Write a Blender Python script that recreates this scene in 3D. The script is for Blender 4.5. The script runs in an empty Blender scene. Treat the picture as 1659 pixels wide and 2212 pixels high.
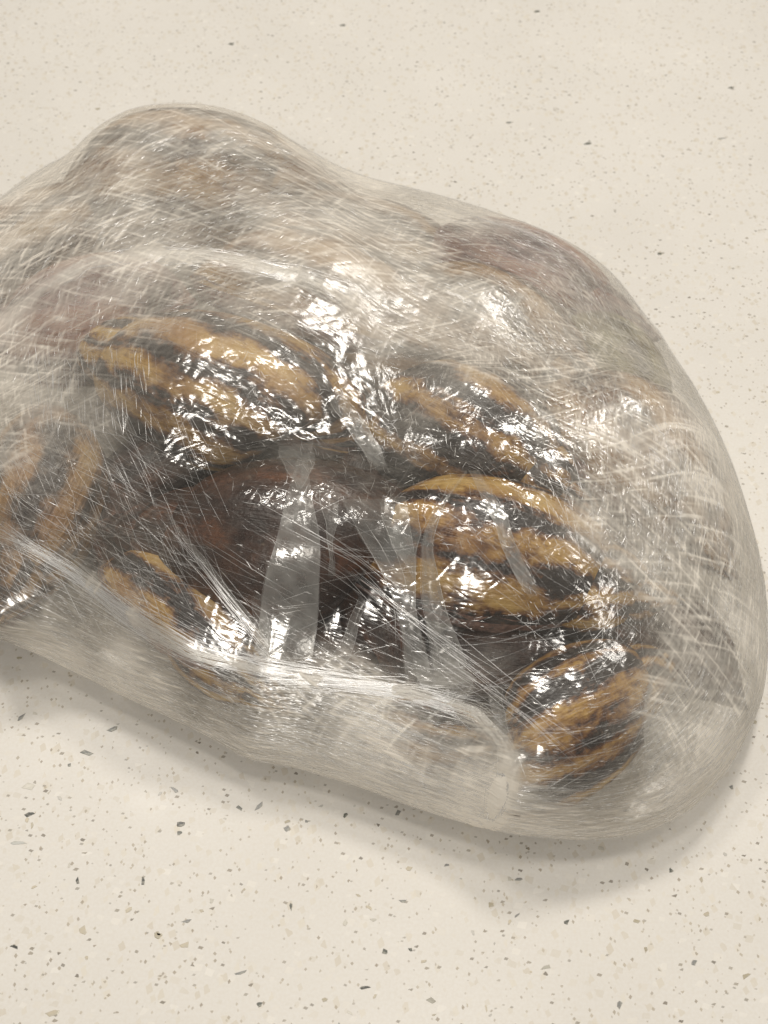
import bpy, bmesh, math, random
import numpy as np
from mathutils import Vector, Matrix
from mathutils.bvhtree import BVHTree

random.seed(7); rng = np.random.default_rng(7)
scene = bpy.context.scene
col = scene.collection
R = math.radians

# ------------------------------------------------------------------ camera
PITCH, DIST, VFOV = R(52), 0.53, R(45)
PW, PH = 1659.0, 2212.0                       # the photograph's frame used for measuring
cam_d = bpy.data.cameras.new('camera'); cam = bpy.data.objects.new('camera', cam_d); col.objects.link(cam)
CAM = Vector((0, -DIST*math.cos(PITCH), DIST*math.sin(PITCH)))
cam.location = CAM; cam.rotation_euler = (math.pi/2-PITCH, 0, 0)
cam_d.sensor_fit = 'VERTICAL'; cam_d.sensor_height = 24
cam_d.lens = 12/math.tan(VFOV/2)
cam_d.clip_start = 0.01; cam_d.clip_end = 50
cam_d.dof.use_dof = True; cam_d.dof.focus_distance = 0.46; cam_d.dof.aperture_fstop = 12
scene.camera = cam

# ------------------------------------------------------------------ room light
world = bpy.data.worlds.new('World'); scene.world = world; world.use_nodes = True
wb = world.node_tree.nodes['Background']; wb.inputs[0].default_value = (1.0, 0.965, 0.91, 1); wb.inputs[1].default_value = 0.25
def lamp(name, loc, size, power, color=(1, 0.945, 0.865)):
    d = bpy.data.lights.new(name, 'AREA'); d.shape = 'DISK'; d.size = size; d.energy = power; d.color = color
    o = bpy.data.objects.new(name, d); col.objects.link(o); o.location = loc
    o.rotation_euler = (Vector((0, 0.02, 0.03))-Vector(loc)).to_track_quat('-Z', 'Y').to_euler()
    return o
lamp('ceiling_downlight', (0.32, 0.88, 1.48), 0.27, 9.5)
lamp('ceiling_downlight', (-0.42, 0.74, 1.55), 0.27, 6.5)
lamp('ceiling_downlight', (0.95, 0.15, 1.55), 0.27, 4.0)
lamp('ceiling_downlight', (-0.05, 0.05, 1.70), 0.27, 4.5)
lamp('ceiling_downlight', (-0.30, -1.45, 1.50), 0.27, 12.5)
vs = scene.view_settings; vs.view_transform = 'Standard'; vs.look = 'None'; vs.exposure = 0.0; vs.gamma = 1.0
scene.cycles.transparent_max_bounces = 12; scene.cycles.max_bounces = 4; scene.cycles.diffuse_bounces = 2; scene.cycles.glossy_bounces = 2
scene.cycles.use_denoising = True; scene.cycles.adaptive_threshold = 0.02
scene.cycles.sample_clamp_indirect = 6
scene.cycles.caustics_reflective = False; scene.cycles.caustics_refractive = False

# ------------------------------------------------------------------ measuring helpers
TV = math.tan(VFOV/2); TH = TV*PW/PH
CR = np.array(cam.rotation_euler.to_matrix()); CP = np.array(CAM)
def ray(px, py):
    d = np.array([(px/PW-.5)*2*TH, -(py/PH-.5)*2*TV, -1.0])
    d = CR@d; return d/np.linalg.norm(d)
def at_z(px, py, z):
    d = ray(px, py); t = (z-CP[2])/d[2]; return CP+d*t
def project(P):
    q = (np.asarray(P)-CP)@CR
    return np.stack([(q[..., 0]/-q[..., 2]/(2*TH)+.5)*PW, (-q[..., 1]/-q[..., 2]/(2*TV)+.5)*PH], -1)

def mesh_obj(name, verts, faces, mat, parent=None, smooth=True):
    me = bpy.data.meshes.new(name); me.from_pydata([tuple(v) for v in verts], [], faces); me.update()
    if smooth: me.polygons.foreach_set('use_smooth', np.ones(len(me.polygons), bool))
    if mat: me.materials.append(mat)
    o = bpy.data.objects.new(name, me); col.objects.link(o)
    if parent: o.parent = parent
    return o
def grid_mesh(name, G, mat, parent=None, wrap=False):
    """G: (rows, cols, 3) numpy -> quad mesh"""
    r, c, _ = G.shape
    me = bpy.data.meshes.new(name)
    idx = np.arange(r*c).reshape(r, c)
    if wrap: nx = np.roll(idx, -1, 1); a, b, d, e = idx[:-1], nx[:-1], nx[1:], idx[1:]
    else: a, b, d, e = idx[:-1, :-1], idx[:-1, 1:], idx[1:, 1:], idx[1:, :-1]
    F = np.stack([a, e, d, b], -1).reshape(-1, 4)
    me.vertices.add(r*c); me.vertices.foreach_set('co', G.reshape(-1).astype(np.float32))
    me.loops.add(F.size); me.loops.foreach_set('vertex_index', F.reshape(-1).astype(np.int32))
    me.polygons.add(len(F)); me.polygons.foreach_set('loop_start', (np.arange(len(F))*4).astype(np.int32))
    me.update(calc_edges=True)
    me.polygons.foreach_set('use_smooth', np.ones(len(me.polygons), bool))
    if mat: me.materials.append(mat)
    o = bpy.data.objects.new(name, me); col.objects.link(o)
    if parent: o.parent = parent
    return o
def attr(o, name, data, kind='FLOAT'):
    a = o.data.attributes.new(name, kind, 'POINT')
    a.data.foreach_set('value' if kind == 'FLOAT' else 'vector', np.asarray(data, np.float32).reshape(-1))
def tag(o, label=None, cat=None, group=None, kind=None):
    if label: o['label'] = label
    if cat: o['category'] = cat
    if group: o['group'] = group
    if kind: o['kind'] = kind
    return o

# ------------------------------------------------------------------ node helpers
class NT:
    def __init__(s, name):
        s.m = bpy.data.materials.new(name); s.m.use_nodes = True; s.t = s.m.node_tree
        s.t.nodes.clear(); s.out = s.n('ShaderNodeOutputMaterial')
    def n(s, kind, **kw):
        nd = s.t.nodes.new(kind)
        for k, v in kw.items(): setattr(nd, k, v)
        return nd
    def link(s, a, b): s.t.links.new(a, b)
    def set(s, inp, v):
        if isinstance(v, bpy.types.NodeSocket): s.link(v, inp)
        elif v is not None: inp.default_value = v
    def math(s, op, a, b=None, c=None, clamp=False):
        nd = s.n('ShaderNodeMath', operation=op, use_clamp=clamp)
        for i, v in enumerate((a, b, c)): s.set(nd.inputs[i], v)
        return nd.outputs[0]
    def attr(s, name, out='Fac'): return s.n('ShaderNodeAttribute', attribute_name=name).outputs[out]
    def noise(s, vec, scale=1, detail=2, rough=.5, out=0, dist=0):
        nd = s.n('ShaderNodeTexNoise'); s.set(nd.inputs['Vector'], vec); nd.inputs['Scale'].default_value = scale
        nd.inputs['Detail'].default_value = detail; nd.inputs['Roughness'].default_value = rough; nd.inputs['Distortion'].default_value = dist
        return nd.outputs[out]
    def vor(s, vec, scale, feature='F1', out='Color', rnd=1.0):
        nd = s.n('ShaderNodeTexVoronoi', feature=feature); s.set(nd.inputs['Vector'], vec); nd.inputs['Scale'].default_value = scale
        nd.inputs['Randomness'].default_value = rnd
        return nd.outputs[out]
    def map(s, vec, loc=(0, 0, 0), rot=(0, 0, 0), scale=(1, 1, 1)):
        nd = s.n('ShaderNodeMapping'); s.set(nd.inputs[0], vec)
        nd.inputs[1].default_value = loc; nd.inputs[2].default_value = rot; nd.inputs[3].default_value = scale
        return nd.outputs[0]
    def ramp(s, fac, stops, interp='LINEAR'):
        nd = s.n('ShaderNodeValToRGB'); s.set(nd.inputs[0], fac); cr = nd.color_ramp; cr.interpolation = interp
        while len(cr.elements) > 1: cr.elements.remove(cr.elements[-1])
        for i, (p, c) in enumerate(stops):
            e = cr.elements[0] if i == 0 else cr.elements.new(p)
            e.position = p; e.color = c if len(c) == 4 else (*c, 1)
        return nd.outputs[0]
    def rng(s, v, a, b, c=0, d=1):
        nd = s.n('ShaderNodeMapRange'); s.set(nd.inputs[0], v)
        for i, x in enumerate((a, b, c, d)): s.set(nd.inputs[i+1], x)
        return nd.outputs[0]
    def mixc(s, f, a, b, blend='MIX'):
        nd = s.n('ShaderNodeMix', data_type='RGBA', blend_type=blend); s.set(nd.inputs[0], f)
        s.set(nd.inputs[6], a if not isinstance(a, tuple) else (*a, 1)); s.set(nd.inputs[7], b if not isinstance(b, tuple) else (*b, 1))
        return nd.outputs[2]
    def mixs(s, f, a, b):
        nd = s.n('ShaderNodeMixShader'); s.set(nd.inputs[0], f); s.link(a, nd.inputs[1]); s.link(b, nd.inputs[2]); return nd.outputs[0]
    def bump(s, h, strength, dist, nrm=None):
        nd = s.n('ShaderNodeBump'); s.set(nd.inputs['Strength'], strength); nd.inputs['Distance'].default_value = dist
        s.set(nd.inputs['Height'], h)
        if nrm: s.link(nrm, nd.inputs['Normal'])
        return nd.outputs[0]
    def bsdf(s, kind, color=None, rough=None, nrm=None):
        nd = s.n(kind)
        if color is not None: s.set(nd.inputs[0], (*color, 1) if isinstance(color, tuple) else color)
        if rough is not None: s.set(nd.inputs['Roughness'], rough)
        if nrm: s.link(nrm, nd.inputs['Normal'])
        return nd.outputs[0]
    def done(s, shader): s.link(shader, s.out.inputs[0]); return s.m

# ------------------------------------------------------------------ materials
def mat_counter():
    N = NT('speckled_quartz')
    co = N.n('ShaderNodeTexCoord').outputs['Object']
    base = N.ramp(N.noise(co, 9, 4), [(.3, (.67, .645, .60)), (.7, (.72, .695, .65))])
    fine = N.noise(co, 900, 2)
    c = N.mixc(N.rng(fine, .35, .75, 0, .35), base, (.60, .55, .47))
    wob = N.n('ShaderNodeVectorMath', operation='ADD'); N.link(co, wob.inputs[0])
    sc = N.n('ShaderNodeVectorMath', operation='SCALE'); N.link(N.noise(co, 60, 2, out=1), sc.inputs[0]); sc.inputs[3].default_value = .004
    N.link(sc.outputs[0], wob.inputs[1]); w = wob.outputs[0]
    # pale translucent grit, tan grit, small dark grit: Voronoi cells picked at random, shrunk from their borders
    def grit(c, scale, pick, colr, opac, rot, stretch, shrink):
        m = N.map(w, rot=(0, 0, rot), scale=(1, stretch, 1))
        vn = N.n('ShaderNodeTexVoronoi', feature='F1', distance='CHEBYCHEV', voronoi_dimensions='2D'); N.link(m, vn.inputs['Vector']); vn.inputs['Scale'].default_value = scale
        cell = N.n('ShaderNodeSeparateColor'); N.link(vn.outputs['Color'], cell.inputs[0])
        size = N.math('MULTIPLY_ADD', cell.outputs[2], .22, shrink)
        on = N.math('MULTIPLY', N.math('LESS_THAN', cell.outputs[0], pick), N.math('LESS_THAN', vn.outputs['Distance'], size))
        tint = N.mixc(cell.outputs[1], colr[0], colr[1])
        return N.mixc(N.math('MULTIPLY', on, N.rng(cell.outputs[2], 0, 1, opac*.4, opac)), c, tint)
    c = grit(c, 230, .30, ((.80, .77, .71), (.56, .51, .42)), .5, .3, 1.35, .15)
    c = grit(c, 360, .20, ((.54, .48, .38), (.68, .63, .53)), .6, 1.1, .7, .17)
    c = grit(c, 470, .035, ((.14, .12, .09), (.34, .30, .24)), .9, 2.0, 1.5, .14)
    c = grit(c, 800, .075, ((.24, .19, .13), (.46, .40, .30)), .75, .7, .8, .14)
    b = N.n('ShaderNodeBsdfPrincipled'); N.link(c, b.inputs['Base Color']); b.inputs['Roughness'].default_value = .42
    N.link(N.rng(N.noise(co, 35, 4), .3, .7, .30, .45), b.inputs['Roughness'])
    b.inputs['Specular IOR Level'].default_value = .35
    return N.done(b.outputs[0])

def mat_chip():
    N = NT('stone_chip')
    c = N.attr('tint', 'Color')
    co = N.n('ShaderNodeTexCoord').outputs['Object']
    c2 = N.mixc(N.rng(N.noise(co, 700, 2), .4, .65, 0, .5), c, (.45, .43, .36))
    b = N.n('ShaderNodeBsdfPrincipled'); N.link(c2, b.inputs['Base Color']); b.inputs['Roughness'].default_value = .3
    return N.done(b.outputs[0])

def mat_shell(name, stops, freq=1.0, contrast=.5, gloss=.32):
    N = NT(name)
    g = N.attr('growth'); t = N.attr('around')
    oc = N.n('ShaderNodeSeparateColor'); N.link(N.n('ShaderNodeObjectInfo').outputs['Color'], oc.inputs[0])
    seed, bias = oc.outputs[0], oc.outputs[1]             # each shell's own pattern and how much of it is dark
    tc = N.n('ShaderNodeTexCoord').outputs['Object']
    va = N.n('ShaderNodeVectorMath', operation='ADD'); N.link(tc, va.inputs[0])
    cs = N.n('ShaderNodeCombineXYZ'); N.link(N.math('MULTIPLY', seed, 37), cs.inputs[0]); N.link(N.math('MULTIPLY', seed, 91), cs.inputs[1]); N.link(cs.outputs[0], va.inputs[1])
    co = va.outputs[0]
    def gt(a, b):
        cb = N.n('ShaderNodeCombineXYZ'); N.link(N.math('MULTIPLY', g, a), cb.inputs[0]); N.link(N.math('MULTIPLY', t, b), cb.inputs[1])
        N.link(N.math('MULTIPLY', seed, 40), cb.inputs[2]); return cb.outputs[0]
    wav = N.noise(gt(1.3, .9), 1.0, 3, .6)
    big = N.noise(gt(2.2, .55), 1.0, 3, .55)
    fine = N.noise(gt(16, 1.6), 1.0, 3, .6)
    band = N.math('SINE', N.math('ADD', N.math('MULTIPLY_ADD', g, 7.5*freq, N.math('MULTIPLY', seed, 50)), N.math('MULTIPLY', wav, 7.0)))
    f = N.math('MULTIPLY_ADD', band, contrast*.36, bias)
    f = N.math('ADD', f, N.math('MULTIPLY', N.math('SUBTRACT', big, .5), contrast*2.2))
    for src, k in ((fine, .34), (N.noise(co, 60, 3), .34), (N.noise(co, 13, 4, .65), .55)):
        f = N.math('ADD', f, N.math('MULTIPLY', N.math('SUBTRACT', src, .5), k))
    c = N.ramp(f, stops)
    c = N.mixc(N.rng(N.noise(co, 5, 3), .42, .68, 0, .6), c, (.42, .22, .16), 'MULTIPLY')
    # worn skin: bare chalky spots
    worn = N.rng(N.noise(co, 11, 6, .7), .62, .74, 0, .4)
    c = N.mixc(worn, c, (.42, .36, .28))
    b = N.n('ShaderNodeBsdfPrincipled'); N.link(c, b.inputs['Base Color'])
    N.link(N.rng(N.noise(co, 30, 3), .3, .7, gloss-.1, gloss+.2), b.inputs['Roughness'])
    h = N.math('ADD', fine, N.math('MULTIPLY', N.noise(co, 90, 2), .35))
    N.link(N.bump(h, .6, .0012), b.inputs['Normal'])
    return N.done(b.outputs[0])

def mat_flesh():
    N = NT('snail_flesh')
    co = N.n('ShaderNodeTexCoord').outputs['Object']
    c = N.ramp(N.noise(co, 60, 4), [(.3, (.10, .055, .04)), (.55, (.30, .17, .13)), (.75, (.48, .31, .25))])
    b = N.n('ShaderNodeBsdfPrincipled'); N.link(c, b.inputs['Base Color']); b.inputs['Roughness'].default_value = .35
    N.link(N.bump(N.vor(co, 420, 'F1', 0), .6, .001), b.inputs['Normal'])
    return N.done(b.outputs[0])

FILMC = (.94, .885, .79)
def mat_film():
    N = NT('stretch_film')
    a = N.attr('haze')                                    # how many whitened layers lie here, streaked along the pull
    hb = N.mixs(.25, N.bsdf('ShaderNodeBsdfDiffuse', FILMC), N.bsdf('ShaderNodeBsdfTranslucent', FILMC))
    body = N.mixs(a, N.bsdf('ShaderNodeBsdfTransparent', (.975, .97, .955)), hb)
    gl = N.bsdf('ShaderNodeBsdfGlossy', (1, 1, 1), N.math('MULTIPLY_ADD', a, .14, .125))
    lw = N.n('ShaderNodeLayerWeight'); lw.inputs[0].default_value = .2
    fac = N.math('MULTIPLY', N.math('MULTIPLY_ADD', lw.outputs['Fresnel'], .45, .042), N.math('MULTIPLY_ADD', a, -.85, 1.0))
    return N.done(N.mixs(fac, body, gl))

def mat_strand(name, gl_amt=.55, rough=.3):
    N = NT(name)
    op = N.attr('opacity')
    hb = N.mixs(.4, N.bsdf('ShaderNodeBsdfDiffuse', (.86, .84, .80)), N.bsdf('ShaderNodeBsdfTranslucent', (.86, .84, .80)))
    gl = N.bsdf('ShaderNodeBsdfGlossy', (1, 1, 1), rough)
    return N.done(N.mixs(op, N.bsdf('ShaderNodeBsdfTransparent', (1, 1, 1)), N.mixs(gl_amt, hb, gl)))

def mat_fold():
    N = NT('folded_film')
    co = N.n('ShaderNodeTexCoord').outputs['Object']; op = N.attr('opacity')
    hb = N.mixs(.4, N.bsdf('ShaderNodeBsdfDiffuse', (.80, .80, .78)), N.bsdf('ShaderNodeBsdfTranslucent', (.80, .80, .78)))
    a = N.math('MULTIPLY', op, N.rng(N.noise(co, 90, 4), .3, .7, .75, 1.3))
    body = N.mixs(a, N.bsdf('ShaderNodeBsdfTransparent', (.97, .97, .96)), hb)
    gl = N.bsdf('ShaderNodeBsdfGlossy', (1, 1, 1), .2, N.bump(N.noise(co, 150, 3), .5, .001))
    return N.done(N.mixs(.022, body, gl))

OCH, YEL, DRK, BRN, RED = (.20, .10, .03), (.46, .265, .065), (.018, .014, .013), (.10, .042, .018), (.20, .075, .025)
M = dict(
    counter=mat_counter(), chip=mat_chip(), flesh=mat_flesh(), film=mat_film(), strand=mat_strand('film_strand'), fold=mat_fold(),
    tiger=mat_shell('tiger_shell', [(.2, DRK), (.40, (.022, .014, .011)), (.48, BRN), (.56, OCH), (.72, (.43, .265, .075)), (.98, (.54, .37, .14))], 1.3, .62),
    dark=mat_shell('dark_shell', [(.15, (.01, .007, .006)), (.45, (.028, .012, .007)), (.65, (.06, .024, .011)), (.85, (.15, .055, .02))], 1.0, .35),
    grey=mat_shell('greyish_shell', [(.15, (.02, .018, .018)), (.42, (.055, .04, .03)), (.58, (.16, .10, .055)), (.75, (.30, .18, .075)), (.95, (.42, .28, .13))], 1.0, .5),
    pink=mat_shell('pink_shell', [(.15, (.05, .03, .03)), (.4, (.15, .085, .075)), (.55, (.30, .20, .19)), (.7, (.31, .16, .115)), (.95, (.37, .23, .15))], .6, .5),
    olive=mat_shell('olive_shell', [(.15, (.05, .045, .02)), (.4, (.14, .125, .05)), (.65, (.24, .22, .09)), (.9, (.36, .32, .16))], .8, .45),
)

# ------------------------------------------------------------------ countertop
def build_counter():
    s = 3.0
    v = [(-s, -s, 0), (s, -s, 0), (s, s, 0), (-s, s, 0), (-s, -s, -.03), (s, -s, -.03), (s, s, -.03), (-s, s, -.03)]
    f = [(0, 1, 2, 3), (7, 6, 5, 4), (0, 4, 5, 1), (1, 5, 6, 2), (2, 6, 7, 3), (3, 7, 4, 0)]
    o = mesh_obj('countertop', v, f, M['counter'], smooth=False)
    return tag(o, 'cream speckled quartz countertop under the wrapped bundle', kind='structure')
counter = build_counter()

def chip_mesh(L, W, tint, n):
    an = sorted(random.uniform(0, 2*math.pi) for _ in range(n))
    for i in range(n): an[i] = .55*an[i]+.45*(2*math.pi*i/n)
    pts = [(math.cos(a)*L*.5*random.uniform(.75, 1.1), math.sin(a)*W*.5*random.uniform(.75, 1.1)) for a in an]
    h = .00012
    v = [(x, y, -.001) for x, y in pts]+[(x, y, h*.6) for x, y in pts]+[(x*.85, y*.85, h) for x, y in pts]
    f = [tuple(range(2*n, 3*n))]
    for k in (0, n):
        f += [(k+i, k+(i+1) % n, k+n+(i+1) % n, k+n+i) for i in range(n)]
    me = bpy.data.meshes.new('stone_chip'); me.from_pydata(v, [], f); me.materials.append(M['chip'])
    a = me.attributes.new('tint', 'FLOAT_COLOR', 'POINT')
    a.data.foreach_set('color', np.tile(np.array([*tint, 1], np.float32), len(v)))
    return me
def add_chip(px, py, Lpx, Wpx, ang, tint):
    p = at_z(px, py, 0); k = np.linalg.norm(p-CP)*2*TV/PH
    o = bpy.data.objects.new('stone_chip', chip_mesh(Lpx*k*1.1, Wpx*k*1.1, tint, random.choice((4, 5, 5, 6)))); col.objects.link(o)
    o.parent = counter; o.location = p; o.rotation_euler = (0, 0, ang)
GRN, BLK, GRY, TAN, BEI = (.085, .09, .075), (.03, .032, .028), (.22, .22, .21), (.40, .35, .25), (.52, .46, .35)
seen_chips = [(241,1576,26,12,.5,GRN),(186,1626,28,15,-.2,GRN),(64,1760,20,12,.1,BLK),(390,1780,18,12,.1,BLK),(387,1800,14,9,0,GRN),(376,1706,22,8,-.6,GRY),(308,1903,10,18,.2,BLK),(168,1902,9,17,.1,BLK),
 (30,2047,20,11,-.4,BLK),(517,1746,14,12,-.4,GRN),(45,1550,24,9,.8,GRY),(150,1652,10,8,.4,GRN),(40,1822,30,10,-.1,(.5,.5,.47)),(560,1742,26,8,.9,GRY),(620,1790,14,14,.7,GRY),(630,1960,10,16,.3,GRN),
 (340,2020,20,14,-.3,TAN),(405,1990,24,7,.1,GRY),(180,2010,16,20,.5,BEI),(400,2040,20,14,.2,BEI),(790,2135,26,10,-.1,BLK),(830,2055,16,10,-.5,GRN),(930,2160,30,12,-.5,(.33,.31,.26)),(1180,2090,30,9,.3,(.42,.40,.34)),
 (1225,1992,14,10,.2,GRN),(1355,1748,16,11,.3,GRN),(870,1945,18,9,0,GRY),(965,1870,12,10,.5,GRY),(1060,1955,12,12,.4,TAN),(520,2100,24,8,.3,GRY),(620,1775,14,8,.4,TAN),(860,1755,16,14,.2,GRY),
 (1160,25,14,9,.2,GRN),(740,55,12,9,.1,GRN),(500,95,12,10,.3,GRN),(1580,190,14,8,.1,GRN),(1270,310,18,9,.3,GRN),(1425,548,14,8,.2,GRN),(1100,265,14,7,0,GRY),(1560,300,20,7,.1,GRY),(245,265,18,8,.2,GRY),(210,235,12,8,.4,TAN),
 (1610,2110,24,9,.4,TAN),(1500,2080,16,10,.6,GRY),(1630,1560,12,10,0,TAN),(1580,1700,10,10,.4,GRY),(1375,1990,14,10,0,TAN),(700,2160,14,9,.2,TAN),(560,2170,14,10,.4,GRN),(110,2190,30,12,.3,BEI),(60,1700,26,20,.2,(.62,.59,.52)),(1450,1880,12,10,.8,GRN),(1120,1900,16,8,.2,GRY)]
for c in seen_chips: add_chip(*c)
for i in range(150):
    px, py = random.uniform(-60, 1720), random.choice((random.uniform(-60, 900), random.uniform(1380, 2270), random.uniform(1380, 2270)))
    near = .45+.55*min(1, max(0, (py-300)/1500))
    L = random.uniform(5, 14)*near*1.1; W = L*random.uniform(.4, .85)
    jit = random.uniform(.85, 1.15); tint = random.choice((TAN, BEI, BEI, BEI, (.6, .57, .5), (.6, .57, .5), (.5, .48, .44), GRY, GRN if random.random() < .5 else BEI))
    add_chip(px, py, L, W, random.uniform(0, 3.14), tuple(x*jit for x in tint))

# ------------------------------------------------------------------ snails
def shell_meshes():
    W, turns, nf, nt = 1.72, 5.5, 46, 40
    k = math.log(W)/(2*math.pi); n = int(turns*nf)
    V = np.zeros((n+1, nt, 3)); g = np.zeros((n+1, nt)); tt = np.zeros((n+1, nt))
    for i in range(n+1):
        ph = 2*math.pi*turns*i/n; s = math.exp(k*(ph-2*math.pi*turns))
        for j in range(nt):
            t = 2*math.pi*j/nt
            er, ez = .37*math.cos(t), .72*math.sin(t)
            rr, zz = .28+er*math.cos(.16)-ez*math.sin(.16)*-1*-.6, -1.30+ez*math.cos(.16)+er*math.sin(.16)*.5
            rr = max(rr, .0)
            V[i, j] = (s*rr*math.cos(ph), s*rr*math.sin(ph), s*zz)
            g[i, j] = ph; tt[i, j] = t
    L = -V[..., 2].min()
    V /= L; V[..., 2] += .55
    return V, g, tt
SV, SG, ST = shell_meshes()
rowc = SV[-1].mean(0); SRAD = float(np.hypot(SV[..., 0], SV[..., 1]).max()); print('shell radius', SRAD)
def make_snail_meshes():
    # shell
    r, c, _ = SV.shape
    o = grid_mesh('shell', SV, None, wrap=True)
    attr(o, 'growth', SG); attr(o, 'around', np.minimum(ST, 2*math.pi-ST)*1.6)
    # flesh plug in the shell mouth
    rows = []
    for q, bulge in ((1.0, -.02), (.97, .02), (.85, .06), (.6, .085), (.3, .09), (.05, .085)):
        ring = rowc+(SV[-1]-rowc)*q*.985; d = np.array([0, -1, 0])*bulge
        rows.append(ring+d+rng.normal(0, .004, ring.shape))
    f = grid_mesh('foot', np.array(rows), M['flesh'], wrap=True)
    for x in (o, f): col.objects.unlink(x)
    return o.data, f.data
SHELL_ME, FOOT_ME = make_snail_meshes()
shell_variants = {}
snail_world = []
def snail(px, py, zc, Lpx, ang, mat, label, roll=0., tilt=0., fat=1., seed=None, bias=None, group='snails inside the wrap'):
    """centre seen at photo point (px,py), height zc; apex towards photo angle ang (deg, y down)"""
    p = at_z(px, py, zc); kk = np.linalg.norm(p-CP)*2*TV/PH; L = Lpx*kk
    if bias is None: bias = .62 if mat == 'grey' else .5
    fat = min(fat, (zc-.0015)/(SRAD*L))
    root = bpy.data.objects.new('snail', None); col.objects.link(root); root.empty_display_size = .02
    a = R(-ang)
    ax = Vector((math.cos(a), math.sin(a)/math.sin(PITCH), 0)).normalized(); ax = (ax+Vector((0, 0, math.sin(R(tilt))))).normalized()
    q = ax.to_track_quat('Z', 'Y')
    m = Matrix.Translation(Vector(p)) @ q.to_matrix().to_4x4() @ Matrix.Rotation(R(roll), 4, 'Z') @ Matrix.Diagonal((L*fat, L*fat, L, 1))
    root.matrix_world = m
    if mat not in shell_variants:
        me = SHELL_ME.copy(); me.name = 'shell'; me.materials.clear(); me.materials.append(M[mat]); shell_variants[mat] = me
    for nm, me in (('shell', shell_variants[mat]), ('foot', FOOT_ME)):
        o = bpy.data.objects.new(nm, me); col.objects.link(o); o.parent = root
        o.color = (len(snail_world)*.037 % 1 if seed is None else seed, bias, 0, 1)
    tag(root, label, 'snail', group)
    snail_world.append(np.array(m))
    return root
cm = .01
snail(470, 870, 4.3*cm, 840, 205, 'tiger', 'large ochre and black snail under the glare, left of the film crinkles', 20, bias=.52)
snail(575, 1200, 4.1*cm, 720, 190, 'dark', 'dark brown snail shell behind the tall narrow film pleat', -30, bias=.54)
snail(1090, 1215, 3.9*cm, 760, 14, 'tiger', 'large yellow and brown banded snail right of the film pleats', -15, bias=.52)
snail(1020, 950, 4.2*cm, 640, 32, 'tiger', 'dark banded snail under the glare above the large banded one', 40, bias=.46)
snail(1240, 1535, 3.0*cm, 570, -24, 'tiger', 'orange and black striped snail at the front right, nearest the counter', 10, bias=.5)
snail(430, 1360, 2.8*cm, 540, 38, 'tiger', 'small black snail with yellow patches above the front film ridge', -45, bias=.56)
snail(110, 1085, 3.4*cm, 620, 105, 'grey', 'brown and black snail at the left under crosshatched film', 30, bias=.6)
snail(10, 1290, 1.9*cm, 260, 160, 'pink', 'pinkish snail cut off by the left edge of the photo', 10)
snail(1145, 612, 3.0*cm, 570, 28, 'pink', 'pink and lilac snail behind cloudy film on the far right bulge', -20)
snail(430, 395, 4.4*cm, 660, 8, 'grey', 'grey snail dim under cloudy film in the far left hump', 20)
snail(1385, 1020, 3.8*cm, 590, 55, 'grey', 'greyish snail under sparkling white film at the right', -30)
snail(1480, 1395, 2.7*cm, 340, 50, 'dark', 'dark snail at the right end beside the film rim', 10)
snail(940, 1590, 1.9*cm, 360, 10, 'tiger', 'pale patched snail behind whitish film at the front lip', -20)
snail(1340, 800, 2.5*cm, 400, 62, 'olive', 'olive green snail showing along the far right edge', 10)
snail(190, 710, 3.9*cm, 520, 170, 'pink', 'orange pink snail under cloudy film at the far left', 30)
snail(740, 690, 4.2*cm, 700, 20, 'grey', 'brownish snail under cloudy film behind the middle crinkles', -40)
snail(795, 532, 3.05*cm, 570, 15, 'grey', 'brown snail under cloudy film in the dip of the far edge', 15)
snail(1060, 740, 4.0*cm, 640, 35, 'grey', 'tan snail under thick cloudy film right of the middle crinkles', 25)
snail(50, 570, 3.2*cm, 560, 150, 'grey', 'brown snail under cloudy film at the far left edge', -20)
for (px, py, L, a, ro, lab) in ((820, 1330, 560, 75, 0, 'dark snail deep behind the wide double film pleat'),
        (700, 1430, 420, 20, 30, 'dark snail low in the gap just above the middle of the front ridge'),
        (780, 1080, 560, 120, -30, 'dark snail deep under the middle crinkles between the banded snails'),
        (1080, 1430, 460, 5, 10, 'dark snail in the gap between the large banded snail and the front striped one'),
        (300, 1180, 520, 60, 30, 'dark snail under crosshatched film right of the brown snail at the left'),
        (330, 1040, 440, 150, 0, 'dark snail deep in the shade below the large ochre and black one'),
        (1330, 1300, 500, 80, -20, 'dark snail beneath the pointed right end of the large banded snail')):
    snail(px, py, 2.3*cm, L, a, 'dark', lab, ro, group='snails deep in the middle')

# ------------------------------------------------------------------ the stretch wrap
outline = [(-150,560),(-60,475),(0,430),(75,370),(180,310),(260,268),(350,248),(430,242),(500,250),(580,275),(640,310),(720,358),(790,385),(900,410),(1000,437),(1100,470),(1180,500),(1240,530),(1300,570),(1340,610),(1390,680),(1440,750),(1490,820),(1540,910),(1580,1000),(1610,1090),(1640,1200),(1655,1300),(1658,1400),(1648,1500),(1610,1600),(1560,1680),(1500,1745),(1420,1790),(1330,1810),(1240,1815),(1150,1805),(1080,1797),(1000,1775),(900,1745),(780,1700),(640,1657),(530,1640),(480,1605),(380,1555),(260,1500),(130,1435),(0,1375),(-150,1290),(-270,1150),(-310,950),(-260,720)]
PC = np.array([850., 1050.])                       # photo point under which the bundle's middle lies
CEN = at_z(PC[0], PC[1]+110, 0.0)[:2]
def resample(poly, n):
    P = np.array(poly+[poly[0]], float); d = np.r_[0, np.cumsum(np.linalg.norm(np.diff(P, axis=0), axis=1))]
    u = np.linspace(0, d[-1], n, endpoint=False)
    return np.stack([np.interp(u, d, P[:, 0]), np.interp(u, d, P[:, 1])], 1)
OUT = resample(outline, 720)
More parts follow.
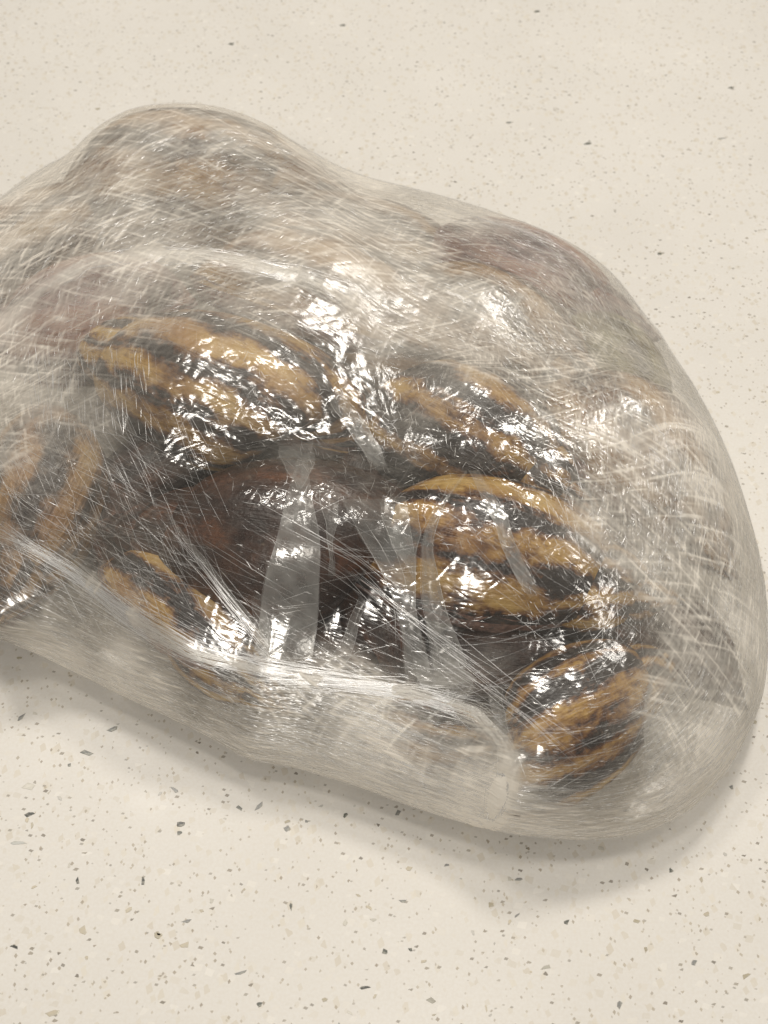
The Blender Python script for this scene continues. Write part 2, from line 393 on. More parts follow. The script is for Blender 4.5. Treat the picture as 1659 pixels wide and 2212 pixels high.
oang = np.arctan2(OUT[:, 1]-PC[1], OUT[:, 0]-PC[0]); orad = np.hypot(OUT[:, 0]-PC[0], OUT[:, 1]-PC[1])
srt = np.argsort(oang); oang, orad = oang[srt], orad[srt]
def target_r(a): return np.interp(a, np.r_[oang[-40:]-2*np.pi, oang, oang[:40]+2*np.pi], np.r_[orad[-40:], orad, orad[:40]])

# humps and hollows of the taut film: photo point, height where measured, radius px, amount (m)
humps = [(430,400,.06,320,.016),(1180,560,.055,200,.006),(880,520,.05,160,.004),(700,1290,.04,170,-.012),(1000,1480,.03,110,-.010),
         (1080,1180,.06,220,.006),(450,860,.06,230,.010),(1400,1050,.05,200,.004),(120,560,.06,220,.008),(120,800,.05,130,-.004)]
HP = [(at_z(a, b, z), r*.000195, h) for a, b, z, r, h in humps]
NTc, NSt, NSw = 288, 130, 34
th = np.linspace(-np.pi, np.pi, NTc, endpoint=False)
def profile():
    u = np.linspace(0, 1, NSt); rho = 1-(1-u)**1.6*(1-0)      # denser at the rim
    rho = np.sin(u*np.pi/2)**.9
    return rho
RHO = profile()
def film_base(Rt):
    ct, st_ = np.cos(th), np.sin(th)
    front = np.clip(-st_*.8+.3*ct, 0, 1)                       # facing the camera
    zw = .014+.004*np.clip(st_, 0, 1)
    p = 2.3+1.6*front
    rows = []
    for rho in RHO:
        x, y = CEN[0]+rho*Rt*ct, CEN[1]+rho*Rt*st_
        H = .063+np.zeros_like(x)
        for c, r, h in HP: H = H+h*np.exp(-((x-c[0])**2+(y-c[1])**2)/(2*r*r))
        H = H-.016*front*np.clip(rho-.2, 0, 1)
        z = zw+(H-zw)*np.maximum(1-rho**p, 0)**(1/1.9)
        rows.append(np.stack([x, y, z], 1))
    for i in range(1, NSw+1):                                   # tucks under
        w = i/NSw; a = min(1, w/.5)*np.pi/2
        if w <= .5: rr = 1-.055*(1-np.cos(a)); z = zw-(zw-.0035)*np.sin(a)
        else: rr = .945*(1-(w-.5)/.5)+.0; z = .0035*np.ones_like(zw)-.0015*min(1, (w-.5)*8)
        rows.append(np.stack([CEN[0]+rr*Rt*ct, CEN[1]+rr*Rt*st_, z+0*ct], 1))
    return np.array(rows)
Rt = np.zeros(NTc)
for i, t in enumerate(th):
    # first guess: where the outline meets a plane a little above the counter
    best = None
    for a, r in zip(oang[::4], orad[::4]):
        pz = .016 if math.sin(a) > -.2 else .045
        q = at_z(PC[0]+r*math.cos(a), PC[1]+r*math.sin(a), pz)[:2]-CEN
        d = abs((math.atan2(q[1], q[0])-t+np.pi) % (2*np.pi)-np.pi)
        if best is None or d < best[0]: best = (d, np.hypot(*q))
    Rt[i] = best[1]
def smooth_c(a, n):
    for _ in range(n): a = (np.roll(a, 1)+2*a+np.roll(a, -1))/4
    return a
def fit(Rt, disp=None, iters=10):
    for it in range(iters):
        G = film_base(Rt)
        if disp is not None: G = G+disp
        pr = project(G[:NSt+NSw//2])-PC
        ang = np.arctan2(pr[..., 1], pr[..., 0]); rad = np.hypot(pr[..., 0], pr[..., 1])
        k = np.argmax(rad/target_r(ang), axis=0)                # the row that makes the outline in each direction
        ii = np.arange(NTc)
        ratio = target_r(ang[k, ii])/rad[k, ii]
        Rt = smooth_c(Rt*(1+.8*(ratio-1)), 2)
    return Rt
Rt = fit(smooth_c(Rt, 3), None, 14)
base = film_base(Rt)
# snails hold the film up: rays from outside down to the shells, then the film bridges taut between them
tv, tf = [], []
r_, c_, _ = SV.shape
idx = np.arange(r_*c_).reshape(r_, c_); nx = np.roll(idx, -1, 1)
FQ = np.stack([idx[:-1], idx[1:], nx[1:], nx[:-1]], -1).reshape(-1, 4)
off = 0
for m in snail_world:
    P = SV.reshape(-1, 3)@m[:3, :3].T+m[:3, 3]; tv.append(P); tf.append(FQ+off); off += len(P)
bvh_sn = BVHTree.FromPolygons(np.concatenate(tv).tolist(), np.concatenate(tf).tolist())
def normals(G):
    du = np.roll(G, -1, 1)-np.roll(G, 1, 1); dv = np.gradient(G, axis=0)
    n = np.cross(dv, du); n[0] = (0, 0, 1)
    l = np.linalg.norm(n, axis=-1, keepdims=True); return n/np.maximum(l, 1e-12)
GAP = .0024
def push(base, iters):
    nb_ = normals(base)
    need = np.full(base.shape[:2], -1.0)
    for i in range(NSt+NSw//3):
        for j in range(NTc):
            p, n = base[i, j], nb_[i, j]
            if n[2] < -.3: continue
            h = bvh_sn.ray_cast(Vector(p+n*.05), Vector(-n), .0495)
            if h[0] is not None: need[i, j] = .05-h[3]+GAP
    lim = np.maximum(need, 0); d = lim.copy()
    ds = np.linalg.norm(np.diff(base, axis=0, append=base[-1:]), axis=-1)+1e-5
    dt = np.linalg.norm(np.roll(base, -1, 1)-base, axis=-1)+1e-5
    wS, wT = 1/ds**2, 1/dt**2
    wu = np.vstack([wS[:1], wS[:-1]]); wl = np.roll(wT, 1, 1); wsum = wu+wS+wl+wT
    for it in range(iters):
        up = np.vstack([d[:1], d[:-1]]); dn = np.vstack([d[1:], d[-1:]*0])
        av = (up*wu+dn*wS+np.roll(d, 1, 1)*wl+np.roll(d, -1, 1)*wT)/wsum
        d = np.maximum(lim, av*.9993)
        d[0] = d[1].mean(); d[NSt+NSw//3:] = 0
    for it in range(6):
        d2 = (np.vstack([d[:1], d[:-1]])+np.vstack([d[1:], d[-1:]])+np.roll(d, 1, 1)+np.roll(d, -1, 1)+2*d)/6
        d = np.maximum(d2, lim*.98)
    print('film pushed out by up to', d.max(), 'mean', d.mean())
    return nb_*d[..., None]
disp = push(base, 800)
Rt = fit(Rt, disp, 5)
coarse = film_base(Rt)+disp
coarse = coarse+push(coarse, 120)
for _ in range(5):
    c4 = (np.roll(coarse, 1, 1)+np.roll(coarse, -1, 1)+2*coarse)/4
    c4[1:-1] = (coarse[:-2]+coarse[2:]+2*c4[1:-1])/4; coarse[1:-1] = c4[1:-1]

def up2(G, fr, fc):
    """bicubic-ish (Catmull-Rom) refinement of the film grid"""
    def cr(A, f, axis, wrap):
        n = A.shape[axis]; m = n*f if wrap else (n-1)*f+1
        u = np.arange(m)/f; i = np.floor(u).astype(int); t = (u-i)
        g = (lambda k: np.take(A, (i+k) % n, axis)) if wrap else (lambda k: np.take(A, np.clip(i+k, 0, n-1), axis))
        sh = [1]*A.ndim; sh[axis] = -1; t = t.reshape(sh)
        p0, p1, p2, p3 = g(-1), g(0), g(1), g(2)
        return .5*(2*p1+(p2-p0)*t+(2*p0-5*p1+4*p2-p3)*t**2+(3*p1-p0-3*p2+p3)*t**3)
    return cr(cr(G, fr, 0, False), fc, 1, True)
FR, FC = 3, 4
fine = up2(coarse, FR, FC)
TH2 = np.linspace(-np.pi, np.pi, fine.shape[1], endpoint=False)

# film layers (cloudiness) read off the photo
hz = [(790,395,.95),(880,412,.95),(1000,445,.9),(1110,480,.7),(1250,545,.7),(1350,625,.75),(1470,800,.8),(1560,960,.85),(60,390,.95),(430,330,.62),(200,420,.72),(80,520,.78),(40,800,.75),(430,420,.5),(640,480,.72),(300,560,.75),(150,640,.5),(400,630,.5),(250,690,.5),(560,640,.58),(800,520,.72),(950,570,.66),(1100,520,.34),(1180,545,.34),(1200,600,.5),(1300,600,.3),(1420,780,.46),(900,430,.62),(960,480,.62),(1380,700,.5),(1440,830,.45),(1500,900,.6),(1300,750,.62),(1150,700,.72),(1000,700,.78),(860,680,.7),(1250,900,.78),(1400,950,.72),(1330,1080,.75),(1450,1150,.7),(1500,1300,.6),(1570,1200,.6),(1545,1440,.32),(1470,1490,.5),(1625,1400,.6),(1500,1620,.78),(1400,1720,.8),(1250,1780,.85),(1430,1540,.6),
 (900,830,.3),(1050,950,.14),(1200,1020,.25),(1000,1200,.04),(1100,1100,.06),(1200,1300,.1),(1350,1380,.22),(1200,1600,.05),(1300,1500,.1),(1260,1690,.07),(1150,1650,.06),(1340,1670,.1),(1110,1600,.12),(1330,1600,.12),(600,1150,.07),(500,1100,.08),(650,1350,.06),(800,1300,.06),(900,1400,.08),(350,950,.14),(280,820,.2),(450,780,.2),(550,850,.18),(700,800,.3),(720,950,.2),(150,1000,.2),(100,1100,.22),(250,1200,.17),(200,1320,.4),(400,1330,.08),(430,1430,.15),(60,1300,.2),(70,920,.55),(180,880,.45),
 (300,1480,.78),(100,1400,.75),(600,1560,.78),(800,1560,.75),(950,1580,.5),(900,1690,.8),(1050,1720,.9),(1090,1650,.92),(560,1620,.85),(700,1500,.5),(1000,1530,.2),(550,1480,.35),(1130,1740,.7)]
hz = [(x, y, (v*(.80 if y < 1250 and x < 1500 else 1.10) if v > .3 else v*.85)) for x, y, v in hz]
HZ = np.array(hz)
def shepard(pts, ctrl, sig=75.):
    out = np.zeros(len(pts)); ws = np.zeros(len(pts))
    for x, y, v in ctrl:
        w = np.exp(-((pts[:, 0]-x)**2+(pts[:, 1]-y)**2)/(2*sig*sig))+1e-4/(1+((pts[:, 0]-x)**2+(pts[:, 1]-y)**2)/1e4)
        out += w*v; ws += w
    return out/ws
PRJ = project(fine).reshape(-1, 2)
hazev = shepard(PRJ, hz, 55)
crk_c = [(700,1465,.2),(560,1440,.15),(420,1405,.15),(850,1490,.2),(700,900,1.),(650,800,.8),(760,1000,1.),(880,900,.9),(900,1010,1.),(1080,1080,.9),(1180,1120,.9),(1400,1150,.9),(1520,1300,1.),(1480,1230,1.),(330,740,.8),(440,820,.8),(0,640,.7),(600,960,.7),
         (300,450,0),(430,330,0),(150,400,0),(600,450,0),(450,560,.05),(250,600,.1),(1000,620,.05),(1200,560,0),(1300,800,.1),(1150,820,.15),(1400,900,.1),(850,650,.1),(700,620,.1),(60,800,.1),(800,500,0),(1200,700,0),(600,1250,.1),(1100,1250,.1),(1250,1600,.15),(200,1100,.3),(700,1600,.1),(300,1470,.1),(1400,1700,.15),(1550,900,.1),(900,1350,.1)]
crkv = shepard(PRJ, crk_c, 60)
below = np.zeros(fine.shape[:2], bool); below[(NSt+NSw//2)*FR:] = True
hazev[below.reshape(-1)] = .5

wrap = bpy.data.objects.new('stretch_wrap', None); col.objects.link(wrap); wrap.location = (CEN[0], CEN[1], 0)
tag(wrap, 'clear wrinkled stretch film wound tightly around a bundle of snails', 'plastic wrap')
bpy.context.view_layer.update()
def under(o):
    o.parent = wrap; o.matrix_parent_inverse = wrap.matrix_world.inverted(); return o
# the sheet itself: a finer grid with the stretch wrinkles and crumples as real relief
TBL = rng.random((256, 256))
def vnoise(x, y, seed=0):
    x = x+seed*17.31; y = y+seed*5.77
    xi = np.floor(x).astype(int); yi = np.floor(y).astype(int); fx = x-xi; fy = y-yi
    fx = fx*fx*(3-2*fx); fy = fy*fy*(3-2*fy); x0, x1, y0, y1 = xi & 255, (xi+1) & 255, yi & 255, (yi+1) & 255
    return (TBL[x0, y0]*(1-fx)+TBL[x1, y0]*fx)*(1-fy)+(TBL[x0, y1]*(1-fx)+TBL[x1, y1]*fx)*fy-.5
FR2, FC2 = 4, 6
sheet = up2(coarse, FR2, FC2)
sn = normals(sheet)
def resample_grid(A, r, c):
    ri = np.linspace(0, A.shape[0]-1, r); ci = np.arange(c)*A.shape[1]/c
    i0 = np.floor(ri).astype(int); i1 = np.minimum(i0+1, A.shape[0]-1); fi = (ri-i0)[:, None]
    j0 = np.floor(ci).astype(int); j1 = (j0+1) % A.shape[1]; fj = (ci-j0)[None]
    return (A[i0][:, j0]*(1-fj)+A[i0][:, j1]*fj)*(1-fi)+(A[i1][:, j0]*(1-fj)+A[i1][:, j1]*fj)*fi
rs_, cs_ = sheet.shape[:2]
HZ2 = .97*np.clip(resample_grid(hazev.reshape(fine.shape[:2]), rs_, cs_), 0, 1.05)**1.4; CK2 = resample_grid(crkv.reshape(fine.shape[:2]), rs_, cs_)
arcb = np.cumsum(np.linalg.norm(np.diff(sheet, axis=0, prepend=sheet[:1]), axis=-1), axis=0).mean(1)[:, None]
tha = np.linspace(-np.pi, np.pi, cs_, endpoint=False)[None]
A_ = np.abs(tha)*.14+0*arcb; sg = np.sign(tha)
B_ = arcb+.004*np.sin(3*tha+1)+.006*vnoise(sheet[..., 0]*35, sheet[..., 1]*35, 1)
B2 = B_+.14*A_; B3 = B_-.17*A_
X, Y, Z = sheet[..., 0], sheet[..., 1], sheet[..., 2]
def rot(deg, Yz=.5):
    c, s_ = math.cos(R(deg)), math.sin(R(deg)); yy = Y-Z*Yz
    return X*c+yy*s_, -X*s_+yy*c
n1 = vnoise(A_/.007, B_/.00062, 2)+.9*vnoise(A_/.008, B2/.00066, 3)+.9*vnoise(A_/.009, B3/.00066, 4)
n2 = vnoise(A_/.04, B_/.0035, 5)+.9*vnoise(A_/.05, B2/.0045, 6)+.7*vnoise(A_/.05, B3/.006, 7)
u, v = rot(-36); n3 = vnoise(u/.03, v/.0017, 8)+.8*vnoise(u/.05, v/.004, 9)
u, v = rot(60); n4 = vnoise(u/.025, v/.0017, 10)+.6*vnoise(u/.05, v/.005, 11)
wx, wy = X+.004*vnoise(X/.006, Y/.006, 12), Y-.5*Z+.004*vnoise(X/.006, Y/.006, 13)
w1x, w1y = wx*.84+wy*.54, -wx*.54+wy*.84; w2x, w2y = wx*.93-wy*.37, wx*.37+wy*.93
cr1 = np.abs(.7*vnoise(w1x/.0055, w1y/.0055, 14)+.7*vnoise(w2x/.0048, w2y/.0061, 19))+.28*np.abs(vnoise(wx/.0022, wy/.0022, 15)); cr2 = .7*vnoise(w1x/.012, w1y/.012, 16)+.7*vnoise(w2x/.0105, w2y/.0135, 20)
def fx(deg, wl, ww, seed):
    u, v = rot(deg); v = v+.002*vnoise(u/.03, v/.03, seed+50); return vnoise(u/wl, v/ww, seed)+.7*vnoise(u/(wl*2.2), v/(ww*1.5), seed+1)
x1 = fx(-28, .009, .0007, 61); x2 = fx(18, .010, .0007, 63); x3 = fx(72, .008, .0009, 65)
cloud = vnoise(X/.02, Y/.02, 17)+.6*vnoise(X/.009, Y/.009, 18)
def tens(deg, wl, ww, seed):
    u, v = rot(deg); v = v+.006*vnoise(u/.05, v/.05, seed+40); return .5-np.abs(vnoise(u/wl, v/ww, seed)*2)
tn = tens(-36, .07, .010, 21)+.8*tens(62, .06, .012, 22)+.7*tens(-12, .08, .011, 23)+.7*tens(95, .07, .012, 24)
rim = np.clip(HZ2*1.5, .25, 1)
hgt = (.00008*n1+.00010*n2+.00006*x1+.00006*x2)*rim+(.00010*n3+.00008*n4)*(1.1-rim*.6)+CK2*(.0007*cr1+.0007*cr2)+.00045*tn*(1-.45*rim)+.0004*cr2*cloud
P2 = project(sheet); toward = np.clip(((CP-sheet)*sn).sum(-1)/np.linalg.norm(CP-sheet, axis=-1)*6, 0, 1)
def crease(path, width, height):
    D = np.full(P2.shape[:2], 1e9)
    for (xa, ya), (xb, yb) in zip(path[:-1], path[1:]):
        ex, ey = xb-xa, yb-ya; t = np.clip(((P2[..., 0]-xa)*ex+(P2[..., 1]-ya)*ey)/(ex*ex+ey*ey), 0, 1)
        D = np.minimum(D, np.hypot(P2[..., 0]-xa-t*ex, P2[..., 1]-ya-t*ey))
    return height*np.exp(-(D/width)**2)*toward*(1+.5*cr2)
RIDGE_F = [(-40,1125),(0,1150),(150,1235),(300,1345),(420,1410),(560,1445),(750,1475),(900,1498),(1030,1540),(1085,1600),(1110,1665)]
RIDGE_B = [(-40,750),(0,710),(90,625),(190,565),(340,548),(500,562),(650,596),(760,650)]
GATHER = [(1112,1640),(1095,1690),(1075,1740),(1058,1790)]
gath = crease(GATHER, 26, 1.0)
hgt = hgt+crease(RIDGE_F, 20, .0003)+crease(RIDGE_B, 15, .0006)+gath*.002*cr1+crease([(0,985),(60,965),(150,1000)], 9, .0012)
hgt[(NSt+NSw//2)*FR2:] *= .2
hgt[:8] *= np.linspace(0, 1, 8)[:, None]
sheet = sheet+sn*hgt[..., None]
def thin(a, lo, hi): return np.clip((a-lo)/(hi-lo), 0, 1)
flat = np.clip(sn[..., 2]*2.4-.9, 0, 1)                    # round the steep sides the lines run along the wrap only
lines = (thin(x1, .30, .62)+thin(x2, .30, .62)+.7*thin(x3, .34, .7))*flat+thin(n1, .42, .85)*(1.6-.6*flat)
hgt_l = .00007*lines; sheet = sheet+sn*hgt_l[..., None]
al = (.10+.55*HZ2)*.75*np.clip(lines, 0, 1.3)*np.clip(HZ2*4, .12, 1)+HZ2*1.0*(1+.24*n1+.05*n2+(.34*x1+.34*x2+.15*x3)*flat+.2*n1*(1-flat)+.62*cloud+.5*vnoise(X/.045, Y/.045, 33))+CK2*.03*np.abs(cr1-.3)
al = np.clip(al+gath*.15+crease(RIDGE_B, 20, .16)+crease(RIDGE_F, 14, .12), .012, .94)
film = under(grid_mesh('film_sheet', sheet, M['film'], wrap=True)); attr(film, 'haze', al)

# ------------------------------------------------------------------ strands of stretched film on the sheet, with white dashes for glints
r2, c2, _ = fine.shape
ix = np.arange(r2*c2).reshape(r2, c2); nx2 = np.roll(ix, -1, 1)
TOPR = (NSt+NSw//2)*FR
FT = np.stack([ix[:TOPR], ix[1:TOPR+1], nx2[1:TOPR+1], nx2[:TOPR]], -1).reshape(-1, 4)
bvh = BVHTree.FromPolygons(fine.reshape(-1, 3).tolist(), FT.tolist())
CV = Vector(CP)
def hit(px, py):
    h = bvh.ray_cast(CV, Vector(ray(px, py)))
    if h[0] is None: return None
    n = h[1]
    if n.dot(CV-h[0]) < 0: n = -n
    return h[0], n
class Strands:
    def __init__(s): s.v = []; s.f = []; s.o = []
    def add(s, pts, nrm, w, op, lift=.00045, hgt=.6):
        n = len(pts)
        if n < 2: return
        P = np.array(pts); Nn = np.array(nrm); T = np.gradient(P, axis=0)
        S = np.cross(Nn, T); S /= np.maximum(np.linalg.norm(S, axis=1, keepdims=True), 1e-9)
        b = len(s.v)
        tp = np.sin(np.linspace(.12, math.pi-.12, n))[:, None]**.6
        P = P+Nn*lift
        A, B, C = P-S*w*tp*.5, P+Nn*w*hgt*tp*.5, P+S*w*tp*.5
        for i in range(n): s.v += [A[i], B[i], C[i]]
        s.o += list(np.repeat(op*(.55+.45*tp[:, 0]), 3))
        for i in range(n-1):
            k = b+3*i; s.f += [(k, k+1, k+4, k+3), (k+1, k+2, k+5, k+4)]
    def build(s, name, mat):
        o = under(mesh_obj(name, s.v, s.f, mat)); attr(o, 'opacity', s.o); tag(o, kind='stuff'); return o
def image_strand(S, pts, w, op, n=7, lift=.00045):
    P = np.array(pts, float); d = np.r_[0, np.cumsum(np.linalg.norm(np.diff(P, axis=0), axis=1))]
    u = np.linspace(0, d[-1], n)
    xy = np.stack([np.interp(u, d, P[:, 0]), np.interp(u, d, P[:, 1])], 1)
    a, b = [], []
    for x, y in xy:
        h = hit(x, y)
        if h is None: break
        a.append(h[0]); b.append(h[1])
    S.add(a, b, w, op, lift)
def hz_at(px, py): return shepard(np.array([[px, py]], float), hz, 55)[0]

# family 1: long strands round the bundle, short white dashes imitating glints
S1 = Strands()
hzg = hazev.reshape(r2, c2)
nrmf = normals(fine)
for q in range(26000):
    j0 = random.randrange(c2); i0 = int(random.triangular(.18, 1.0, .9)*TOPR)
    hv = hzg[i0, j0]
    if random.random() > .12+hv*1.5: continue
    rowrad = np.linalg.norm(fine[i0, j0]-fine[0, 0])
    longs = random.random() < .10; Lm = random.uniform(.03, .10) if longs else random.choice((.0009, .0012, .0016, .002, .003, .005))  # the short ones are glints put in as white dashes
    dj = max(2, Lm/(2*np.pi*max(rowrad, .02))*c2); n = min(16, max(3, int(dj/4)))
    slope = random.gauss(0, .22); pts, nr = [], []
    for t in np.linspace(0, 1, n):
        j = (j0+dj*t) % c2; i = min(TOPR-2, max(2, i0+slope*dj*t))
        ja, ia = int(j), int(i); fj, fi = j-ja, i-ia; jb = (ja+1) % c2
        p = (fine[ia, ja]*(1-fj)+fine[ia, jb]*fj)*(1-fi)+(fine[ia+1, ja]*(1-fj)+fine[ia+1, jb]*fj)*fi
        pts.append(p); nr.append(nrmf[ia, ja])
    S1.add(pts, nr, random.choice((.0001, .00014)) if longs else random.choice((.00014, .0002, .00026)), random.uniform(.1, .4) if longs else random.choice((.4, .8, 1.0)))
S1.build('wound_strand_and_glint', M['strand'])

# family 2: straight pulls, cross-hatching and bundles on top, plus white glint dashes
S2 = Strands()
def spray(poly_box, n, ang, spread, lens, w=(.00014, .00028), op=(.2, .7), curve=0):
    x0, y0, x1, y1 = poly_box
    for _ in range(n):
        x, y = random.uniform(x0, x1), random.uniform(y0, y1)
        a = R(ang+random.gauss(0, spread)); L = random.uniform(*lens)
        dx, dy = math.cos(a)*L/2, math.sin(a)*L/2; k = random.gauss(0, curve)*L
        image_strand(S2, [(x-dx, y-dy), (x-dy*k/L, y+dx*k/L), (x+dx, y+dy)], random.uniform(*w), random.uniform(*op), max(4, int(L/14)))
spray((0, 900, 480, 1350), 240, 66, 5, (25, 150), op=(.1, .5), w=(.00012, .00022))
spray((0, 930, 420, 1330), 130, 14, 8, (40, 200), op=(.08, .35))
spray((0, 950, 330, 1400), 120, 35, 6, (60, 240), op=(.1, .4))
spray((60, 760, 330, 930), 130, 86, 5, (20, 60), op=(.3, .9))
spray((420, 1080, 1000, 1420), 36, 32, 4, (60, 260), op=(.1, .5), w=(.00012, .0002))
spray((700, 1200, 1150, 1560), 22, 35, 3, (80, 300), op=(.2, .7), w=(.00012, .0002))
spray((1050, 1400, 1380, 1720), 55, -24, 4, (40, 180), op=(.1, .5), w=(.00012, .0002))
spray((1040, 1520, 1420, 1760), 50, 84, 8, (40, 150), op=(.05, .2), w=(.00012, .0002))
spray((1380, 1560, 1620, 1740), 120, -58, 14, (50, 200), op=(.1, .5))
spray((500, 760, 980, 1080), 420, 55, 60, (6, 30), op=(.2, .9), w=(.0001, .0002), curve=.25)  # this and the next short sprays: white dashes standing in for glints
spray((820, 880, 1240, 1180), 260, 30, 50, (6, 30), op=(.2, .9), w=(.0001, .0002), curve=.25)
spray((1120, 980, 1600, 1380), 900, 62, 20, (4, 20), op=(.2, .9), w=(.0001, .0002), curve=.2)
spray((1080, 600, 1560, 1000), 550, 42, 7, (4, 20), op=(.4, 1), w=(.00014, .00032))
spray((640, 440, 1250, 760), 500, 26, 7, (4, 20), op=(.4, 1), w=(.00014, .00032))
spray((40, 280, 640, 560), 600, -26, 8, (4, 20), op=(.4, 1), w=(.00014, .00032))
spray((0, 560, 620, 720), 300, -8, 8, (4, 20), op=(.4, 1), w=(.00014, .00032))
spray((480, 1480, 1050, 1700), 170, 16, 8, (60, 260), op=(.1, .5))
spray((0, 1330, 520, 1560), 150, 27, 5, (60, 260), op=(.1, .45))
spray((600, 1000, 900, 1460), 20, -8, 14, (60, 220), op=(.1, .4))
TW = (.0001, .00018)
spray((60, 280, 700, 560), 170, -24, 12, (60, 260), op=(.06, .32), w=TW, curve=.06)
spray((500, 330, 1250, 760), 200, 24, 9, (80, 340), op=(.06, .32), w=TW, curve=.05)
spray((1050, 560, 1580, 1250), 220, 46, 11, (80, 340), op=(.06, .32), w=TW, curve=.05)
spray((200, 600, 1300, 1000), 110, 12, 30, (60, 260), op=(.05, .28), w=TW, curve=.06)
spray((850, 750, 1500, 1400), 80, -40, 25, (60, 220), op=(.05, .22), w=TW, curve=.06)
spray((0, 450, 500, 900), 70, 75, 14, (40, 160), op=(.05, .25), w=TW, curve=.05)
spray((1380, 1000, 1640, 1650), 90, 80, 12, (60, 260), op=(.06, .3), w=TW, curve=.1)
def bundle(path, n, spread, w=(.00016, .0003), op=(.3, .9), part=(.2, .7)):
    P = np.array(path, float); dd = np.r_[0, np.cumsum(np.linalg.norm(np.diff(P, axis=0), axis=1))]
    for _ in range(n):
        f = random.uniform(*part)*dd[-1]; s0 = random.uniform(-.05*dd[-1], dd[-1]-f*.8); s0 = max(0, s0); s1 = min(dd[-1], s0+f)
        o0, o1 = random.gauss(0, spread), random.gauss(0, spread)
        u = np.linspace(s0, s1, max(5, int(f/22)))
        xy = np.stack([np.interp(u, dd, P[:, 0]), np.interp(u, dd, P[:, 1])], 1); T = np.gradient(xy, axis=0); T /= np.linalg.norm(T, axis=1, keepdims=True)
        xy = xy+np.stack([-T[:, 1], T[:, 0]], 1)*np.linspace(o0, o1, len(u))[:, None]
        image_strand(S2, xy, random.uniform(*w), random.uniform(*op), len(u))
bundle([(0,1150),(150,1235),(300,1345),(420,1410),(560,1445),(750,1475),(900,1498),(1030,1540),(1085,1600),(1110,1665)], 300, 15, part=(.06, .35))
bundle([(0,710),(90,625),(190,565),(340,548),(500,562),(650,596),(760,650)], 200, 12, part=(.08, .4))
bundle([(560,1100),(760,1225),(900,1360),(1150,1545),(1250,1640)], 20, 24, part=(.2, .6), op=(.2, .8), w=(.00012, .00022))
bundle([(740,1230),(960,1385),(1130,1505)], 8, 9, part=(.4, .9), op=(.4, 1), w=(.00012, .00022))
bundle([(330,1110),(440,1230),(590,1420)], 14, 8, part=(.3, .8))
bundle([(1180,1000),(1290,1180),(1330,1320),(1300,1480)], 60, 40, part=(.06, .25), op=(.15, .6), w=(.00012, .0002))
bundle([(1580,1230),(1560,1350),(1480,1450),(1380,1560)], 60, 22, part=(.08, .3), op=(.15, .6), w=(.00012, .0002))
bundle([(640,310),(760,385),(920,425),(1100,490),(1250,560)], 80, 14, part=(.1, .4), op=(.2, .6))
bundle([(1112,1620),(1095,1690),(1075,1740),(1058,1790)], 60, 16, part=(.2, .7))
S2.build('pulled_strand_and_glint', M['strand'])

# ------------------------------------------------------------------ pleats folded under the outer layer
S3 = Strands()
def pleat(left, right, op, depth=-.0006, n=44, m=12, label=None):
    def rs(p):
        P = np.array(p, float); d = np.r_[0, np.cumsum(np.linalg.norm(np.diff(P, axis=0), axis=1))]; u = np.linspace(0, d[-1], n)
        return np.stack([np.interp(u, d, P[:, 0]), np.interp(u, d, P[:, 1])], 1)
    A, B = rs(left), rs(right); wv_ = np.linspace(0, 1, n)
    A[:, 0] += 5*np.sin(wv_*5+left[0][0]); B[:, 0] += 5*np.sin(wv_*6.3+left[0][1]); A[:, 0] += 2*np.sin(wv_*17+1); B[:, 0] += 2*np.sin(wv_*15+2)
    for E_ in (A, B): image_strand(S3, E_[1:-1], .00015, .35, 16, .0002)
    G = np.zeros((n, m, 3)); O = np.zeros((n, m))
    for i in range(n):
        for j in range(m):
            t = j/(m-1); x, y = A[i]*(1-t)+B[i]*t; h = hit(x, y)
            if h is None: G[i, j] = G[i, j-1] if j else G[i-1, j]; continue
            G[i, j] = np.array(h[0]+h[1]*(depth-.0006*math.sin(t*math.pi))); O[i, j] = 1.25*op*min(1, .35+1.3*i/n)*min(1, .15+(n-1-i)/6)*(.8+.4*math.sin(i*.9+left[0][0])*math.sin(j*1.3+left[0][1])*.5)*(1.0 if 0 < j < m-1 else 1.1)
    for _ in range(6): G[1:-1] = (G[:-2]+G[2:]+2*G[1:-1])/4
    G += (rng.normal(0, 1, (8, 4, 1)).repeat(6, 0)[:n].repeat(3, 1)[:, :m])*np.array([.0001, .0001, .0003])
    for _ in range(3): G[1:-1] = (G[:-2]+G[2:]+2*G[1:-1])/4; G[:, 1:-1] = (G[:, :-2]+G[:, 2:]+2*G[:, 1:-1])/4
    o = under(grid_mesh('film_pleat', G, M['fold'])); attr(o, 'opacity', O); return o
pleat([(636,985),(612,1100),(580,1240),(545,1440)], [(668,990),(684,1150),(688,1300),(678,1450)], .36)
pleat([(740,1075),(790,1170),(850,1300),(880,1480)], [(870,1070),(890,1180),(905,1320),(935,1480)], .34)
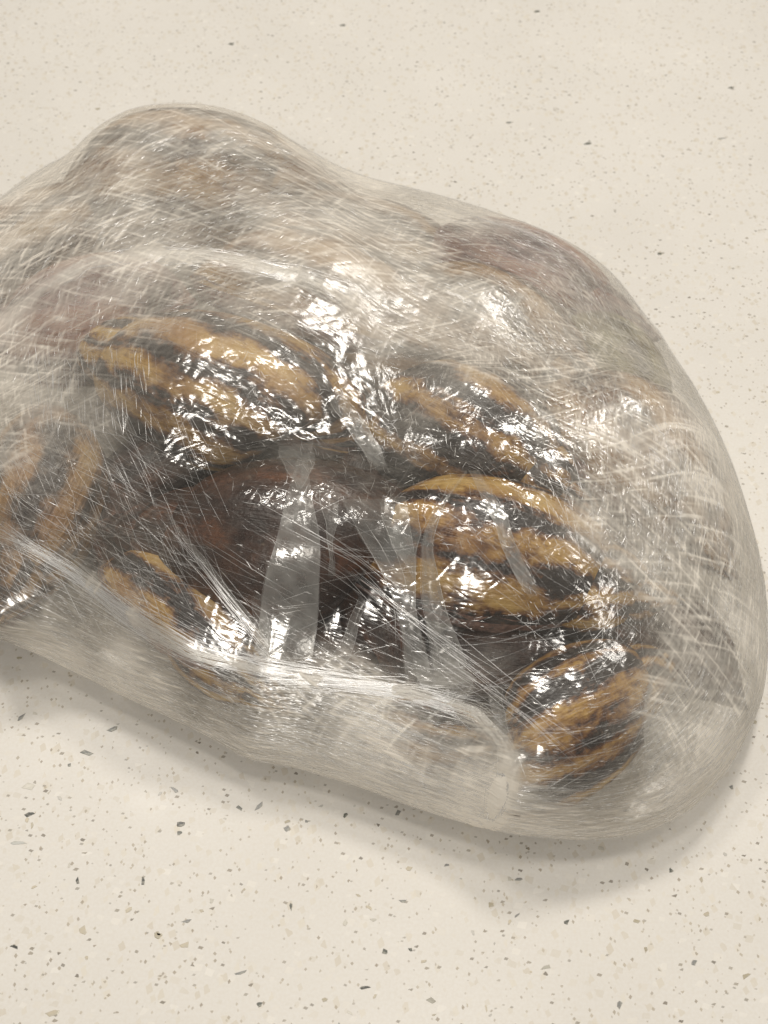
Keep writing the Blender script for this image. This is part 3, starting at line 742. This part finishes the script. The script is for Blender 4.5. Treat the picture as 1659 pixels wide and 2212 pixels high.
pleat([(1000,1010),(955,1070),(905,1150),(915,1290),(945,1480)], [(1012,1018),(965,1085),(925,1180),(965,1330),(1030,1470)], .32, -.0009)
pleat([(1006,1012),(1060,1120),(1120,1250),(1150,1290)], [(1030,1012),(1090,1110),(1140,1220),(1170,1280)], .36)
pleat([(346,1108),(440,1225),(520,1330),(590,1430)], [(356,1104),(456,1216),(536,1322),(606,1424)], .30)
pleat([(768,1290),(742,1380),(735,1400),(680,1480)], [(786,1300),(770,1390),(765,1410),(712,1480)], .3)
pleat([(600,1330),(580,1380),(590,1440)], [(640,1320),(610,1390),(600,1440)], .3, -.0009)
pleat([(1060,1480),(1065,1560),(1075,1640)], [(1090,1480),(1092,1560),(1110,1640)], .25)
pleat([(1405,1470),(1395,1560),(1385,1680)], [(1470,1470),(1480,1560),(1500,1680)], .3)
pleat([(700,850),(760,930),(800,1010)], [(730,840),(800,920),(835,1010)], .3)
pleat([(690,1050),(700,1140),(715,1250)], [(728,1055),(726,1140),(722,1250)], .22)
pleat([(820,1080),(850,1180),(895,1260)], [(905,1085),(900,1180),(902,1260)], .25, -.001)
pleat([(880,1440),(900,1470),(930,1490)], [(960,1380),(1000,1440),(1035,1475)], .38)
pleat([(545,1290),(560,1370),(585,1450)], [(568,1285),(590,1370),(630,1450)], .26, -.001)
pleat([(930,1480),(960,1500),(1000,1520)], [(945,1440),(1000,1465),(1030,1485)], .35, -.001)
pleat([(600,960),(620,1010),(640,1060)], [(680,950),(672,1010),(655,1060)], .22, -.0009)
for (x, y, a, L) in ((620,1230,20,90),(610,1330,-15,110),(640,1390,35,80),(820,1180,60,120),(870,1250,75,140),(900,1350,50,130),(940,1400,70,110),(590,1400,60,70),(850,1330,85,120),(700,1350,70,90),(760,1420,-40,90)):
    ca, sa = math.cos(R(a))*L/2, math.sin(R(a))*L/2
    image_strand(S3, [(x-ca, y-sa), (x+sa*.06, y-ca*.06), (x+ca, y+sa)], .00022, .5, 9, -.0004)
S3.build('fold_edge', M['strand'])
print('tris', sum(len(o.data.polygons)*2 for o in col.objects if o.type == 'MESH'))
